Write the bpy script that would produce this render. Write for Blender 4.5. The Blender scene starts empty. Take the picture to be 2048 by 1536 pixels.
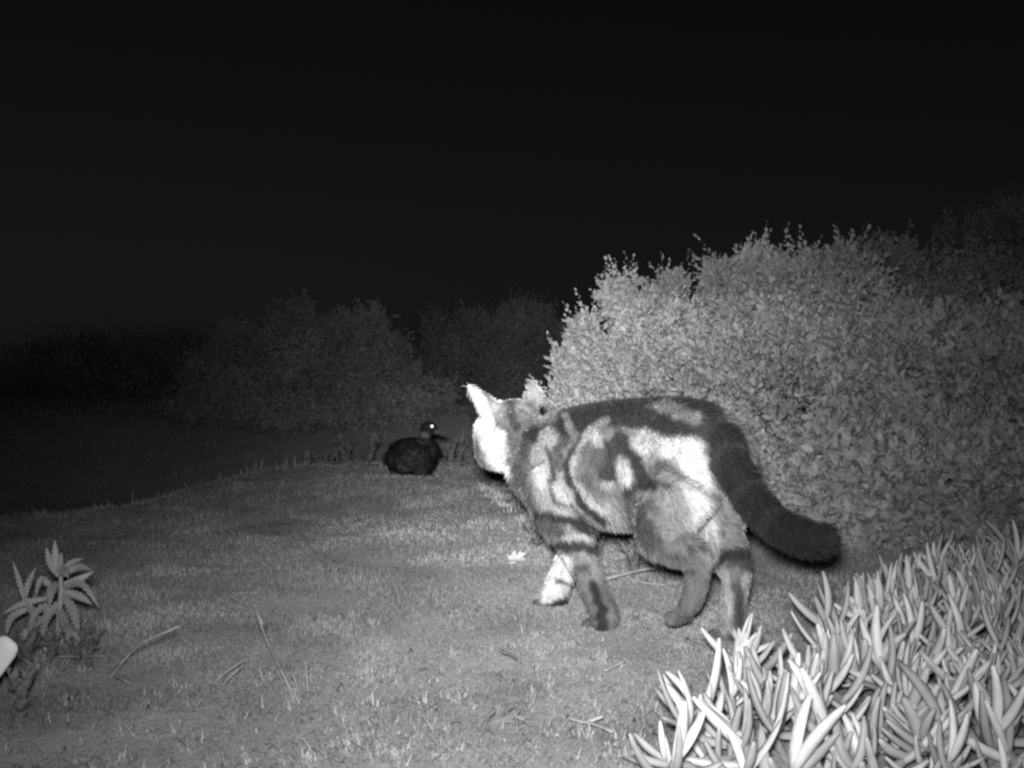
import bpy, math, random
import numpy as np
from mathutils import Vector, Matrix
random.seed(7); rng = np.random.default_rng(7)
SC = bpy.context.scene; COL = SC.collection

# ------------------------------------------------------------------ camera, night sky, flash, exposure
F = 2668.0; CX, CY = 1024.0, 768.0; H = 0.316
TILT = math.atan(23 / F)
cam_d = bpy.data.cameras.new('trail_camera'); cam = bpy.data.objects.new('trail_camera', cam_d); COL.objects.link(cam)
cam_d.sensor_width = 36; cam_d.lens = F / 2048 * 36; cam_d.clip_start = 0.02; cam_d.clip_end = 500
cam.location = (0, 0, H); cam.rotation_euler = (math.pi / 2 - TILT, 0, 0); SC.camera = cam
CAM = np.array([0, 0, H])

w = bpy.data.worlds.new('World'); SC.world = w; w.use_nodes = True
nt = w.node_tree; nt.nodes.clear()
sky = nt.nodes.new('ShaderNodeTexSky'); sky.sky_type = 'NISHITA'; sky.sun_disc = False
sky.sun_elevation = math.radians(40); sky.sun_rotation = math.radians(150)
bw = nt.nodes.new('ShaderNodeRGBToBW'); bg = nt.nodes.new('ShaderNodeBackground'); wo = nt.nodes.new('ShaderNodeOutputWorld')
bg.inputs['Strength'].default_value = 0.00115
nt.links.new(sky.outputs[0], bw.inputs[0]); nt.links.new(bw.outputs[0], bg.inputs['Color']); nt.links.new(bg.outputs[0], wo.inputs[0])

# the flash of the trail camera: a lamp just above the lens
FL_POS = Vector((-0.012, 0.0, H + 0.045))
fl = bpy.data.lights.new('camera_flash', 'SPOT'); flo = bpy.data.objects.new('camera_flash', fl); COL.objects.link(flo)
fl.energy = 830; fl.spot_size = math.radians(150); fl.spot_blend = 0.4; fl.shadow_soft_size = 0.022
# beam pattern of the flash array: bright core, long soft skirt, taller than wide
fl.use_nodes = True; lt = fl.node_tree; em = lt.nodes['Emission']
def lnode(op, a, b=None):
    n = lt.nodes.new('ShaderNodeMath'); n.operation = op
    for i, v in enumerate((a, b)):
        if v is None: continue
        if isinstance(v, (int, float)): n.inputs[i].default_value = v
        else: lt.links.new(v, n.inputs[i])
    return n.outputs[0]
ltc = lt.nodes.new('ShaderNodeTexCoord'); lsp = lt.nodes.new('ShaderNodeSeparateXYZ'); lt.links.new(ltc.outputs['Normal'], lsp.inputs[0])
z2 = lnode('MAXIMUM', lnode('MULTIPLY', lsp.outputs['Z'], lsp.outputs['Z']), 0.01)
def lsq(o, deg): return lnode('DIVIDE', lnode('DIVIDE', lnode('MULTIPLY', o, o), z2), math.tan(math.radians(deg)) ** 2)
q_ = lnode('ADD', lnode('ADD', lsq(lsp.outputs['X'], 7.7), lsq(lsp.outputs['Y'], 9.5)), 1.0)
lt.links.new(lnode('POWER', q_, -1.3), em.inputs['Strength'])
flo.location = FL_POS
_aim = Vector((0.028, 1.0, 0.008))
flo.rotation_euler = _aim.to_track_quat('-Z', 'Y').to_euler()

SC.view_settings.view_transform = 'Standard'; SC.view_settings.look = 'None'
SC.view_settings.exposure = 0.0; SC.view_settings.gamma = 1.0
try: SC.view_settings.use_curve_mapping = False
except Exception: pass
SC.cycles.max_bounces = 4; SC.cycles.diffuse_bounces = 3; SC.cycles.glossy_bounces = 2
SC.cycles.use_denoising = False
SC.cycles.caustics_reflective = False; SC.cycles.caustics_refractive = False; SC.cycles.sample_clamp_indirect = 2.0
SC.cycles.filter_width = 2.6

# ------------------------------------------------------------------ pixel helpers (photo pixels, 2048 x 1536)
ca, sa = math.cos(TILT), math.sin(TILT)
def P(px, py, Y):
    r = (px - CX) / F; d = (py - CY) / F
    dy = ca - d * sa; dz = -sa - d * ca
    s = Y / dy
    return np.array([r * s, Y, H + dz * s])
def proj(V):
    V = np.asarray(V, float) - CAM
    fw = V[:, 1] * ca - V[:, 2] * sa; up = V[:, 1] * sa + V[:, 2] * ca
    fw = np.maximum(fw, 0.05)
    return np.stack([CX + F * V[:, 0] / fw, CY - F * up / fw], 1)
def M2(px, Y): return px * Y / F                      # pixels to metres at depth Y

# ------------------------------------------------------------------ noise
def vnoise(x, y, seed=0):
    x = np.asarray(x, float); y = np.asarray(y, float)
    xi = np.floor(x).astype(np.int64); yi = np.floor(y).astype(np.int64)
    fx = x - xi; fy = y - yi; fx = fx * fx * (3 - 2 * fx); fy = fy * fy * (3 - 2 * fy)
    def h(a, b):
        n = (a * 374761393 + b * 668265263 + seed * 974711) & 0x7fffffff
        n = ((n ^ (n >> 13)) * 1274126177) & 0x7fffffff
        n = n ^ (n >> 16)
        return (n & 0xffff) / 65535.0
    return (h(xi, yi) * (1 - fx) + h(xi + 1, yi) * fx) * (1 - fy) + (h(xi, yi + 1) * (1 - fx) + h(xi + 1, yi + 1) * fx) * fy
def sstep(a, b, x):
    t = np.clip((np.asarray(x, float) - a) / (b - a), 0, 1); return t * t * (3 - 2 * t)

# ------------------------------------------------------------------ terrain height
LIP = np.array([(-2.4, -3), (-1.75, 1.2), (-1.3, 2.55), (-1.02, 2.98), (-0.86, 3.35), (-0.74, 3.75), (-0.70, 4.25), (-0.62, 4.6), (-0.40, 4.78),
                (0.0, 4.8), (0.6, 4.9), (1.6, 5.2), (4, 6), (9, 8), (9, -3)])
def lip_dist(x, y):
    """positive outside the mound"""
    x = np.asarray(x, float).ravel(); y = np.asarray(y, float).ravel()
    d = np.full(x.shape, 1e9); ins = np.zeros(x.shape, bool); n = len(LIP)
    for i in range(n):
        a = LIP[i]; b = LIP[(i + 1) % n]; ab = b - a
        t = np.clip(((x - a[0]) * ab[0] + (y - a[1]) * ab[1]) / (ab @ ab), 0, 1)
        d = np.minimum(d, np.hypot(x - a[0] - t * ab[0], y - a[1] - t * ab[1]))
        c = ((a[1] > y) != (b[1] > y)) & (x < (b[0] - a[0]) * (y - a[1]) / (b[1] - a[1] + 1e-12) + a[0])
        ins ^= c
    return np.where(ins, -d, d)
def gz(x, y):
    x = np.asarray(x, float); y = np.asarray(y, float); sh = x.shape
    d = lip_dist(x, y).reshape(sh) + 0.10 * (vnoise(x * 3, y * 3, 5) - 0.5)
    z = -0.27 * sstep(0.0, 1.0, d)
    z = z + 0.36 * sstep(5.0, 7.8, y) * sstep(-0.05, 0.6, d)
    z = z + 0.02 * (vnoise(x * 2.1, y * 2.1, 1) - 0.5) * sstep(1.5, 3, np.hypot(x, y)) + 0.012 * (vnoise(x * 9, y * 9, 2) - 0.5) + 0.003 * (vnoise(x * 31, y * 31, 3) - 0.5)
    z = z + 0.25 * (vnoise(x * 0.35, y * 0.35, 8) - 0.5) * sstep(8, 12, y)
    return z
def g1(x, y): return float(gz(np.array([x]), np.array([y]))[0])

# ------------------------------------------------------------------ mesh helpers
def mk(name, V, faces, mat, parent=None, col=None, smooth=False):
    me = bpy.data.meshes.new(name)
    V = np.asarray(V, np.float32)
    if isinstance(faces, np.ndarray):
        k = faces.shape[1]; n = faces.shape[0]
        me.vertices.add(len(V)); me.vertices.foreach_set('co', V.ravel())
        me.loops.add(n * k); me.loops.foreach_set('vertex_index', faces.astype(np.int32).ravel())
        me.polygons.add(n); me.polygons.foreach_set('loop_start', np.arange(0, n * k, k, dtype=np.int32))
        me.update(calc_edges=True)
    else:
        me.from_pydata([tuple(v) for v in V], [], faces); me.update()
    if col is not None: setcol(me, col)
    if smooth: me.polygons.foreach_set('use_smooth', np.ones(len(me.polygons), bool))
    if mat: me.materials.append(mat)
    o = bpy.data.objects.new(name, me); COL.objects.link(o)
    if parent: o.parent = parent
    return o
def setcol(me, col):
    a = me.color_attributes.new('Col', 'FLOAT_COLOR', 'POINT')
    c = np.ones((len(col), 4), np.float32); c[:, :3] = np.asarray(col, np.float32)[:, None]
    a.data.foreach_set('color', c.ravel())
def empty(name, loc=(0, 0, 0), rz=0):
    o = bpy.data.objects.new(name, None); COL.objects.link(o); o.location = loc; o.rotation_euler = (0, 0, rz); o.empty_display_size = 0.02
    return o
def tag(o, label=None, cat=None, group=None, kind=None):
    if label: o['label'] = label
    if cat: o['category'] = cat
    if group: o['group'] = group
    if kind: o['kind'] = kind
    return o
def copy_tree(o, parent=None):
    c = o.copy(); COL.objects.link(c)
    if parent: c.parent = parent
    for ch in o.children: copy_tree(ch, c)
    return c
def unit(v): v = np.asarray(v, float); return v / (np.linalg.norm(v) + 1e-12)
def smooth_path(pts, n):
    """Catmull-Rom resample; pts (k, m)"""
    p = np.asarray(pts, float); k = len(p)
    q = np.vstack([2 * p[0] - p[1], p, 2 * p[-1] - p[-2]])
    out = []
    for u in np.linspace(0, k - 1, n):
        i = min(int(u), k - 2); t = u - i
        a, b, c, d = q[i], q[i + 1], q[i + 2], q[i + 3]
        out.append(0.5 * ((2 * b) + (c - a) * t + (2 * a - 5 * b + 4 * c - d) * t * t + (3 * b - a - 3 * c + d) * t ** 3))
    return np.array(out)
def loft(path, r1, r2, side=None, seg=10, cap=True):
    """tube along path; r1 along 'side', r2 across; returns V, faces(list)"""
    path = np.asarray(path, float); n = len(path)
    r1 = np.broadcast_to(r1, n); r2 = np.broadcast_to(r2, n)
    V = []; Fc = []
    ref = None
    for i in range(n):
        t = unit(path[min(i + 1, n - 1)] - path[max(i - 1, 0)])
        s = np.array(side if side is not None else (ref if ref is not None else (0.9, 0.31, 0.21)), float)
        s = unit(s - t * (s @ t)); ref = s
        u = np.cross(t, s)
        for k in range(seg):
            a = 2 * math.pi * k / seg
            V.append(path[i] + s * math.cos(a) * r1[i] + u * math.sin(a) * r2[i])
    for i in range(n - 1):
        for k in range(seg):
            k2 = (k + 1) % seg
            Fc.append((i * seg + k, i * seg + k2, (i + 1) * seg + k2, (i + 1) * seg + k))
    if cap:
        V.append(path[0] - unit(path[1] - path[0]) * 0.3 * min(r1[0], r2[0])); c0 = len(V) - 1
        V.append(path[-1] + unit(path[-1] - path[-2]) * 0.3 * min(r1[-1], r2[-1])); c1 = len(V) - 1
        for k in range(seg):
            k2 = (k + 1) % seg
            Fc.append((c0, k2, k)); Fc.append((c1, (n - 1) * seg + k, (n - 1) * seg + k2))
    return V, Fc
class MB:
    def __init__(s): s.V = []; s.F = []; s.C = []
    def add(s, VF, c=None):
        V, Fc = VF; b = len(s.V)
        s.V += [tuple(v) for v in V]; s.F += [tuple(i + b for i in f) for f in Fc]
        s.C += list(np.broadcast_to(1.0 if c is None else c, len(V)))
    def ell(s, c, r, axes=None, nu=16, nv=10):
        A = np.eye(3) if axes is None else np.array(axes)      # rows
        V = []; Fc = []
        for j in range(nv + 1):
            th = math.pi * j / nv
            for i in range(nu):
                ph = 2 * math.pi * i / nu
                q = np.array([math.sin(th) * math.cos(ph) * r[0], math.sin(th) * math.sin(ph) * r[1], math.cos(th) * r[2]])
                V.append(np.array(c) + q @ A)
        for j in range(nv):
            for i in range(nu):
                i2 = (i + 1) % nu
                Fc.append((j * nu + i, (j + 1) * nu + i, (j + 1) * nu + i2, j * nu + i2))
        s.add((V, Fc))
    def build(s, name, mat, parent=None, smooth=True, col=False):
        return mk(name, s.V, s.F, mat, parent, s.C if col else None, smooth)

# ------------------------------------------------------------------ materials
def mat(name, v=0.3, rough=0.85, spec=0.2, attr=False, noise=None, bump=None, metal=0.0, sheen=0.0, transl=0.0):
    m = bpy.data.materials.new(name); m.use_nodes = True; t = m.node_tree; b = t.nodes['Principled BSDF']
    b.inputs['Roughness'].default_value = rough; b.inputs['Specular IOR Level'].default_value = spec; b.inputs['Metallic'].default_value = metal
    b.inputs['Base Color'].default_value = (v, v, v, 1)
    src = None
    if attr:
        a = t.nodes.new('ShaderNodeVertexColor'); a.layer_name = 'Col'; src = a.outputs['Color']
    if noise:
        sc, lo, hi = noise
        tc = t.nodes.new('ShaderNodeTexCoord'); n = t.nodes.new('ShaderNodeTexNoise'); n.inputs['Scale'].default_value = sc; n.inputs['Detail'].default_value = 6
        t.links.new(tc.outputs['Object'], n.inputs['Vector'])
        mr = t.nodes.new('ShaderNodeMapRange'); mr.inputs['From Min'].default_value = 0.3; mr.inputs['From Max'].default_value = 0.7
        mr.inputs['To Min'].default_value = lo; mr.inputs['To Max'].default_value = hi; t.links.new(n.outputs['Fac'], mr.inputs['Value'])
        mx = t.nodes.new('ShaderNodeMix'); mx.data_type = 'RGBA'; mx.blend_type = 'MULTIPLY'; mx.inputs['Factor'].default_value = 1.0
        if src: t.links.new(src, mx.inputs['A'])
        else: mx.inputs['A'].default_value = (v, v, v, 1)
        t.links.new(mr.outputs['Result'], mx.inputs['B']); src = mx.outputs['Result']
    if src: t.links.new(src, b.inputs['Base Color'])
    if bump:
        sc, st, dist = bump
        tc = t.nodes.new('ShaderNodeTexCoord'); n = t.nodes.new('ShaderNodeTexNoise'); n.inputs['Scale'].default_value = sc; n.inputs['Detail'].default_value = 5
        t.links.new(tc.outputs['Object'], n.inputs['Vector'])
        bp = t.nodes.new('ShaderNodeBump'); bp.inputs['Strength'].default_value = st; bp.inputs['Distance'].default_value = dist
        t.links.new(n.outputs['Fac'], bp.inputs['Height']); t.links.new(bp.outputs['Normal'], b.inputs['Normal'])
    if transl > 0:
        tr = t.nodes.new('ShaderNodeBsdfTranslucent'); ms = t.nodes.new('ShaderNodeMixShader'); ms.inputs['Fac'].default_value = transl
        if src: t.links.new(src, tr.inputs['Color'])
        else: tr.inputs['Color'].default_value = (v, v, v, 1)
        o = t.nodes['Material Output']
        t.links.new(b.outputs[0], ms.inputs[1]); t.links.new(tr.outputs[0], ms.inputs[2]); t.links.new(ms.outputs[0], o.inputs['Surface'])
    return m

M_ground = mat('mossy_soil', 0.25, 0.95, 0.05, noise=(11, 0.4, 1.25), bump=(160, 0.8, 0.006))
M_ground.node_tree.nodes['Principled BSDF'].inputs['Sheen Weight'].default_value = 0.6
M_ground.node_tree.nodes['Principled BSDF'].inputs['Sheen Roughness'].default_value = 0.6
M_turf = mat('turf_blades', 0.3, 0.9, 0.1, attr=True)
M_leaf = mat('shrub_leaf', 0.4, 0.8, 0.12, attr=True, transl=0.25)
M_wood = mat('twig_bark', 0.22, 0.9, 0.1, noise=(60, 0.7, 1.2))
M_succ = mat('succulent_leaf', 0.5, 0.5, 0.3, attr=True, noise=(90, 0.85, 1.08))
M_petal = mat('petal', 0.75, 0.6, 0.2)
M_straw = mat('dry_straw', 0.46, 0.8, 0.2, noise=(50, 0.75, 1.2))
M_weed = mat('weed_leaf', 0.42, 0.7, 0.2, noise=(60, 0.85, 1.1))
M_white = mat('white_paint', 0.9, 0.5, 0.4, noise=(40, 0.93, 1.0))
M_coat = mat('tabby_coat', 0.3, 0.9, 0.1, attr=True)
M_fur = mat('tabby_fur', 0.3, 0.75, 0.25, attr=True)

# ------------------------------------------------------------------ ground
rows, cols = 330, 240
r = 0.55 * (90 / 0.55) ** (np.linspace(0, 1, rows))
t = np.linspace(-1.25, 1.25, cols)
X = (r[:, None] * t[None, :]); Yg = (r[:, None] - 1.2) + 0 * t[None, :]
Z = gz(X, Yg)
V = np.stack([X, Yg, Z], 2).reshape(-1, 3)
idx = np.arange(rows * cols).reshape(rows, cols)
Fq = np.stack([idx[:-1, :-1], idx[:-1, 1:], idx[1:, 1:], idx[1:, :-1]], 2).reshape(-1, 4)
tag(mk('ground', V, Fq, M_ground, smooth=True), kind='structure')

# ------------------------------------------------------------------ blades: turf and litter
def blades(name, x, y, L, W, lean, az, col, m, curl=0.3, z0=None):
    n = len(x); z = gz(x, y) - 0.0015 if z0 is None else z0
    b = np.stack([x, y, z], 1)
    dirh = np.stack([np.cos(az), np.sin(az), np.zeros(n)], 1); sd = np.stack([-np.sin(az), np.cos(az), np.zeros(n)], 1)
    up = np.array([0, 0, 1.0])
    def pos(f, ln): return b + (dirh * np.sin(ln)[:, None] + up * np.cos(ln)[:, None]) * (L * f)[:, None]
    mid = pos(0.55, lean * (1 - curl)); tip = pos(1.0, lean)
    Vv = np.stack([b - sd * W[:, None] / 2, b + sd * W[:, None] / 2, mid + sd * W[:, None] * 0.42, mid - sd * W[:, None] * 0.42, tip], 1).reshape(-1, 3)
    i = np.arange(n)[:, None] * 5
    tri = np.concatenate([i + [0, 1, 2], i + [0, 2, 3], i + [3, 2, 4]], 0)
    return mk(name, Vv, tri, m, col=np.repeat(col, 5))
def sample_ground(n, y0, y1, power, pad=0.42):
    u = rng.random(n); k = 1 - power
    y = (y0 ** k + u * (y1 ** k - y0 ** k)) ** (1 / k)
    x = (rng.random(n) * 2 - 1) * pad * y
    return x, y
x, y = sample_ground(620000, 0.95, 6.5, 1.35)
dens = vnoise(x * 8, y * 6, 21) * 0.7 + vnoise(x * 30, y * 30, 22) * 0.45
bare = sstep(0.9, 1.25, y) * 0.5 + 0.5
bare = np.where((x < -0.2) & (y < 1.22), 0.25, bare)
k = rng.random(len(x)) < np.clip(dens * 1.25, 0.15, 1) * bare
x, y = x[k], y[k]; n = len(x)
sc = (y / 1.4) ** 0.55
L = (0.0018 + 0.0036 * rng.random(n) ** 1.5) * sc * (0.65 + 1.7 * vnoise(x * 16, y * 16, 26) ** 2.2 + 0.5 * vnoise(x * 50, y * 50, 27)); W = (0.0008 + 0.0008 * rng.random(n)) * sc
colr = 0.33 * (0.8 + 0.4 * rng.random(n)) * (0.25 + 0.65 * vnoise(x * 4, y * 2.6, 23) + 0.85 * vnoise(x * 13, y * 8, 24)) * np.where(y < 1.6, .75 + .25 * sstep(1.0, 1.6, y), 1)  # nearest blades darkened in colour to offset the strong flash close up
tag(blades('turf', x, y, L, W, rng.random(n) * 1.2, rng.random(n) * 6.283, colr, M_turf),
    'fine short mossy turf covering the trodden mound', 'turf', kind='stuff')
# pale straw litter lying on the soil
x, y = sample_ground(5000, 1.0, 4.7, 1.6)
k = rng.random(len(x)) < np.where(y < 1.4, 1.0, 0.4); x, y = x[k], y[k]; xs = .12 + .9 * rng.random(1600); ys = 1.0 + 1.1 * rng.random(1600); x = np.append(x, xs); y = np.append(y, ys); n = len(x)
L = 0.006 + 0.026 * rng.random(n) ** 2; W = 0.0007 + 0.0009 * rng.random(n)
tag(blades('straw_litter', x, y, L, W, 1.25 + 0.3 * rng.random(n), rng.random(n) * 6.283, 0.3 + 0.45 * rng.random(n), M_turf, z0=gz(x, y) + 0.003),
    'scattered broken straw and crumbs of dead leaf on the turf', 'litter', kind='stuff')
# coarser grass on the dim ground beyond the mound
xs = (rng.random(60000) * 2 - 1) * 3.2 - 0.3; ys = 3.2 + 6.5 * rng.random(60000)
ld_ = lip_dist(xs, ys); k = (ld_ > -0.06 + 0.3 * vnoise(xs * 4, ys * 4, 32)) & (rng.random(60000) < 0.1 + 1.3 * (vnoise(xs * 2.5, ys * 2.5, 31) - .25)); xs, ys = xs[k], ys[k]; n = len(xs)
tag(blades('rough_grass', xs, ys, 0.01 + 0.045 * rng.random(n) ** 2, 0.0025 + 0.003 * rng.random(n), rng.random(n) * 1.2, rng.random(n) * 6.283,
           0.34 * (0.5 + rng.random(n)), M_turf), 'rough dim grass on the low ground beyond the mound', 'grass', kind='stuff')

# ------------------------------------------------------------------ shrubs
def leaf_mesh(B, D, S, L, W, fold=0.25):
    """B base, D direction, S side (n,3); six-point folded leaves"""
    N = np.cross(D, S); l = L[:, None]; ww = W[:, None]
    pts = [B, B + D * l * 0.35 + S * ww * 0.46 + N * ww * fold, B + D * l * 0.72 + S * ww * 0.4 + N * ww * fold * 0.8, B + D * l,
           B + D * l * 0.72 - S * ww * 0.4 + N * ww * fold * 0.8, B + D * l * 0.35 - S * ww * 0.46 + N * ww * fold]
    V = np.stack(pts, 1).reshape(-1, 3); i = np.arange(len(B))[:, None] * 6
    return V, np.concatenate([i + [0, 3, 2, 1], i + [0, 5, 4, 3]], 0)
def norm_rows(a): return a / (np.linalg.norm(a, axis=1, keepdims=True) + 1e-9)
def n3(p):
    return float(0.5 * vnoise(p[0] + 3 * p[2], p[1] - 1.7 * p[2], 41) + 0.5 * vnoise(p[1] * 1.3 + 9, p[2] * 1.3 + p[0], 42))
def shrub(name, label, cat, lumps, n_shoot, leafL, col, group=None, per=16, shoot=(0.05, 0.11), stem_n=9, spiky=0.0):
    """lumps: (px, py, Y, rx_px, rz_px, ry_m)"""
    C = np.array([P(a, b, c) for a, b, c, *_ in lumps]); R = np.array([[M2(l[3], l[2]), l[5], M2(l[4], l[2])] for l in lumps])
    base = C.mean(0); base[2] = g1(base[0], base[1])
    root = empty(name, base)
    tag(root, label, cat, group)
    area = np.array([r[0] * r[2] + r[0] * r[1] + r[1] * r[2] for r in R]); pr = (area + 0.010) / (area + 0.010).sum()
    pts = []; nrm = []
    tries = 0
    while len(pts) < n_shoot and tries < n_shoot * 12:
        tries += 1
        i = rng.choice(len(C), p=pr); v = unit(rng.normal(size=3))
        if v[1] > 0.35 and rng.random() < 0.75: continue
        q = C[i] + v * R[i] * (0.84 + 0.12 * rng.random() + 0.36 * (n3(v * 2.4 + i * 7.1) - 0.42) + 0.55 * (n3(v * 5.5 + i * 3.3) - 0.47))
        if q[2] < g1(q[0], q[1]) + 0.01: continue
        e = ((q - C) / R); e2 = (e ** 2).sum(1); e2[i] = 9
        if e2.min() < 0.55: continue
        pts.append(q); nrm.append(unit(v / R[i]))
    pts = np.array(pts); nrm = np.array(nrm); n = len(pts)
    d = norm_rows(nrm * 0.8 + np.array([0, -0.05, 0.75]) + rng.normal(size=(n, 3)) * 0.38)
    sl = shoot[0] + (shoot[1] - shoot[0]) * rng.random(n)
    longs = rng.random(n) < spiky; sl = np.where(longs & (nrm[:, 2] > 0.2), sl * (1.1 + 0.6 * rng.random(n)), sl)
    pts = pts + d * np.where(longs, sl * 0.25, 0)[:, None]
    # random shoot tone, plus noise clumps painting soft light and dark into leaf colour
    tone = col * (0.45 + 0.35 * rng.random(n) + 0.45 * vnoise(pts[:, 0] * 7 + pts[:, 1] * 3, pts[:, 2] * 7, 43) + 0.4 * vnoise(pts[:, 0] * 2.5 + 5, pts[:, 2] * 2.5, 44))
    tt = (np.arange(per) + 0.5) / per
    B = (pts - d * sl[:, None] * 0.7)[:, None, :] + d[:, None, :] * (sl[:, None] * tt[None, :])[:, :, None]
    B = B.reshape(-1, 3); D0 = np.repeat(d, per, 0); N = len(B)
    a = np.cross(D0, rng.normal(size=(N, 3))); a = norm_rows(a)
    up = np.tile(tt, n)[:, None]
    D = norm_rows(a * (1.15 - 0.6 * up) + D0 * (0.3 + 0.75 * up) + rng.normal(size=(N, 3)) * 0.15)
    S = norm_rows(np.cross(D, rng.normal(size=(N, 3)) + D0))
    LL = leafL * (0.5 + 0.5 * rng.random(N) + 0.6 * rng.random(N) ** 4) * (1.1 - 0.45 * up[:, 0]); WW = LL * (0.5 + 0.22 * rng.random(N))
    Vl, Fl = leaf_mesh(B, D, S, LL, WW)
    cl = np.repeat(np.repeat(tone, per) * (0.8 + 0.4 * rng.random(N)), 6)
    mk('foliage', Vl - base, Fl, M_leaf, root, cl)
    # branches
    mb = MB()
    for j in rng.choice(n, size=min(n, 70 + n // 14), replace=False):
        p0 = pts[j] - d[j] * sl[j] * 0.7; i = np.argmin((((p0 - C) / R) ** 2).sum(1)); c = C[i]
        mid = (p0 * 0.5 + c * 0.5) + np.array([0, 0, -0.2]) * R[i][2]
        path = smooth_path([c * [1, 1, 1] - [0, 0, R[i][2] * 0.5], mid, p0, pts[j] + d[j] * sl[j] * 0.2], 7)
        mb.add(loft(path - base, np.linspace(0.004, 0.0012, 7), np.linspace(0.004, 0.0012, 7), seg=4))
    for i in range(len(C)):
        path = smooth_path([base + np.array([rng.normal() * 0.04, rng.normal() * 0.04, -0.02]), (base + C[i]) / 2 + rng.normal(size=3) * 0.03, C[i], C[i] + [0, 0, R[i][2] * 0.6]], 8)
        mb.add(loft(path - base, np.linspace(0.012, 0.004, 8), np.linspace(0.012, 0.004, 8), seg=6))
    mb.build('branches', M_wood, root)
    return root
GS = 'coastal shrubs of the hedge on the right'
shrub('shrub', 'low bright small-leaved shrub just beyond the cat’s head and back, left end of the hedge', 'shrub',
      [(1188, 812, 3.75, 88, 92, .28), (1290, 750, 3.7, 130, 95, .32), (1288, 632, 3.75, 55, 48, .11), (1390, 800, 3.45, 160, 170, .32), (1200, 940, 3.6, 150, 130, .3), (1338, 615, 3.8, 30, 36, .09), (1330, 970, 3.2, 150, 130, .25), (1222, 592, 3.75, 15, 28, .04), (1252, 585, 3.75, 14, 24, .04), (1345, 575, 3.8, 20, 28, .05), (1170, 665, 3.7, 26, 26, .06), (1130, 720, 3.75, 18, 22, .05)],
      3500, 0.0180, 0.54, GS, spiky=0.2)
shrub('shrub', 'tall rounded shrub with upright leafy tips, in the middle of the hedge behind the cat', 'shrub',
      [(1570, 680, 3.4, 150, 110, .33), (1480, 665, 3.5, 90, 90, .2), (1675, 640, 3.5, 90, 90, .28), (1520, 600, 3.5, 50, 48, .12), (1570, 850, 3.05, 200, 190, .38), (1500, 1000, 2.8, 190, 120, .25), (1690, 800, 3.1, 130, 200, .3), (1432, 560, 3.5, 14, 36, .05), (1498, 535, 3.5, 12, 26, .04), (1527, 532, 3.5, 11, 28, .04), (1552, 540, 3.5, 13, 22, .04), (1625, 540, 3.5, 22, 28, .05), (1690, 525, 3.55, 20, 30, .05), (1735, 575, 3.5, 28, 36, .08), (1590, 560, 3.45, 20, 20, .05)],
      3900, 0.0205, 0.48, GS, spiky=0.25)
shrub('shrub', 'broad-leaved shrub at the right edge, nearest of the hedge and above the succulents', 'shrub',
      [(1850, 770, 2.85, 170, 150, .32), (2030, 740, 2.8, 120, 120, .3), (1800, 970, 2.6, 240, 160, .32), (2030, 960, 2.5, 160, 180, .3), (1700, 1050, 2.6, 170, 75, .2), (1950, 1090, 2.42, 170, 70, .18)],
      3400, 0.0235, 0.38, GS, spiky=0.05)
shrub('shrub', 'dim shrub with ragged top rising behind the right end of the hedge', 'shrub',
      [(1760, 560, 4.4, 65, 75, .3), (1850, 590, 4.2, 90, 75, .3), (1960, 580, 4.4, 75, 75, .3), (1900, 690, 3.9, 150, 110, .3), (2090, 640, 4.2, 90, 90, .3)],
      1600, 0.017, 0.36, GS, spiky=0.2)
shrub('shrub', 'barely lit shrub highest at the top right edge, farthest back in the hedge', 'shrub',
      [(1930, 490, 6.0, 60, 60, .3), (2030, 460, 6.0, 60, 60, .3), (2000, 560, 6.0, 120, 70, .3)], 420, 0.018, 0.4, GS, spiky=0.3)
GB = 'shrubs on the far ground at the left'
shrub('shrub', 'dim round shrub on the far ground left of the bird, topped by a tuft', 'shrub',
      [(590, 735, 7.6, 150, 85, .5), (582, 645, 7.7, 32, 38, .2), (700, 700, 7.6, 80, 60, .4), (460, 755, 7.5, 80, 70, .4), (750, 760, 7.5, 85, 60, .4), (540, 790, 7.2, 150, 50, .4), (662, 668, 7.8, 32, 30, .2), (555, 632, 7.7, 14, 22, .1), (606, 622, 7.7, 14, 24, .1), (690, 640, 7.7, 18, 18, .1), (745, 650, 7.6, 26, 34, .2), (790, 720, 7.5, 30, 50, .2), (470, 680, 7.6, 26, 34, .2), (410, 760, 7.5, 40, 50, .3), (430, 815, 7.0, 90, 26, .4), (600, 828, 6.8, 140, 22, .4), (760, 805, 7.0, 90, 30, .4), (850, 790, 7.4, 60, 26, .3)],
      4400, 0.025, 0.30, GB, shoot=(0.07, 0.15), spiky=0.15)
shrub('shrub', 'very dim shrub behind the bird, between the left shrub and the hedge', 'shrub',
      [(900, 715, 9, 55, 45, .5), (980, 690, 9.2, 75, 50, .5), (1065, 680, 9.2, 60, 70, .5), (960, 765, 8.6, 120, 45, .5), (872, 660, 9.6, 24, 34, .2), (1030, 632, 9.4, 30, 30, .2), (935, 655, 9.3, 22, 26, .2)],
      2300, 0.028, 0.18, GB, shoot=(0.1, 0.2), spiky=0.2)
shrub('shrub', 'almost invisible dark shrub in the far distance at the left', 'shrub',
      [(250, 740, 11, 130, 70, .8), (130, 750, 11.5, 110, 70, .8), (360, 720, 11, 80, 60, .6)], 1500, 0.03, 0.42, GB, shoot=(0.1, 0.22), spiky=0.15)

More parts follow.
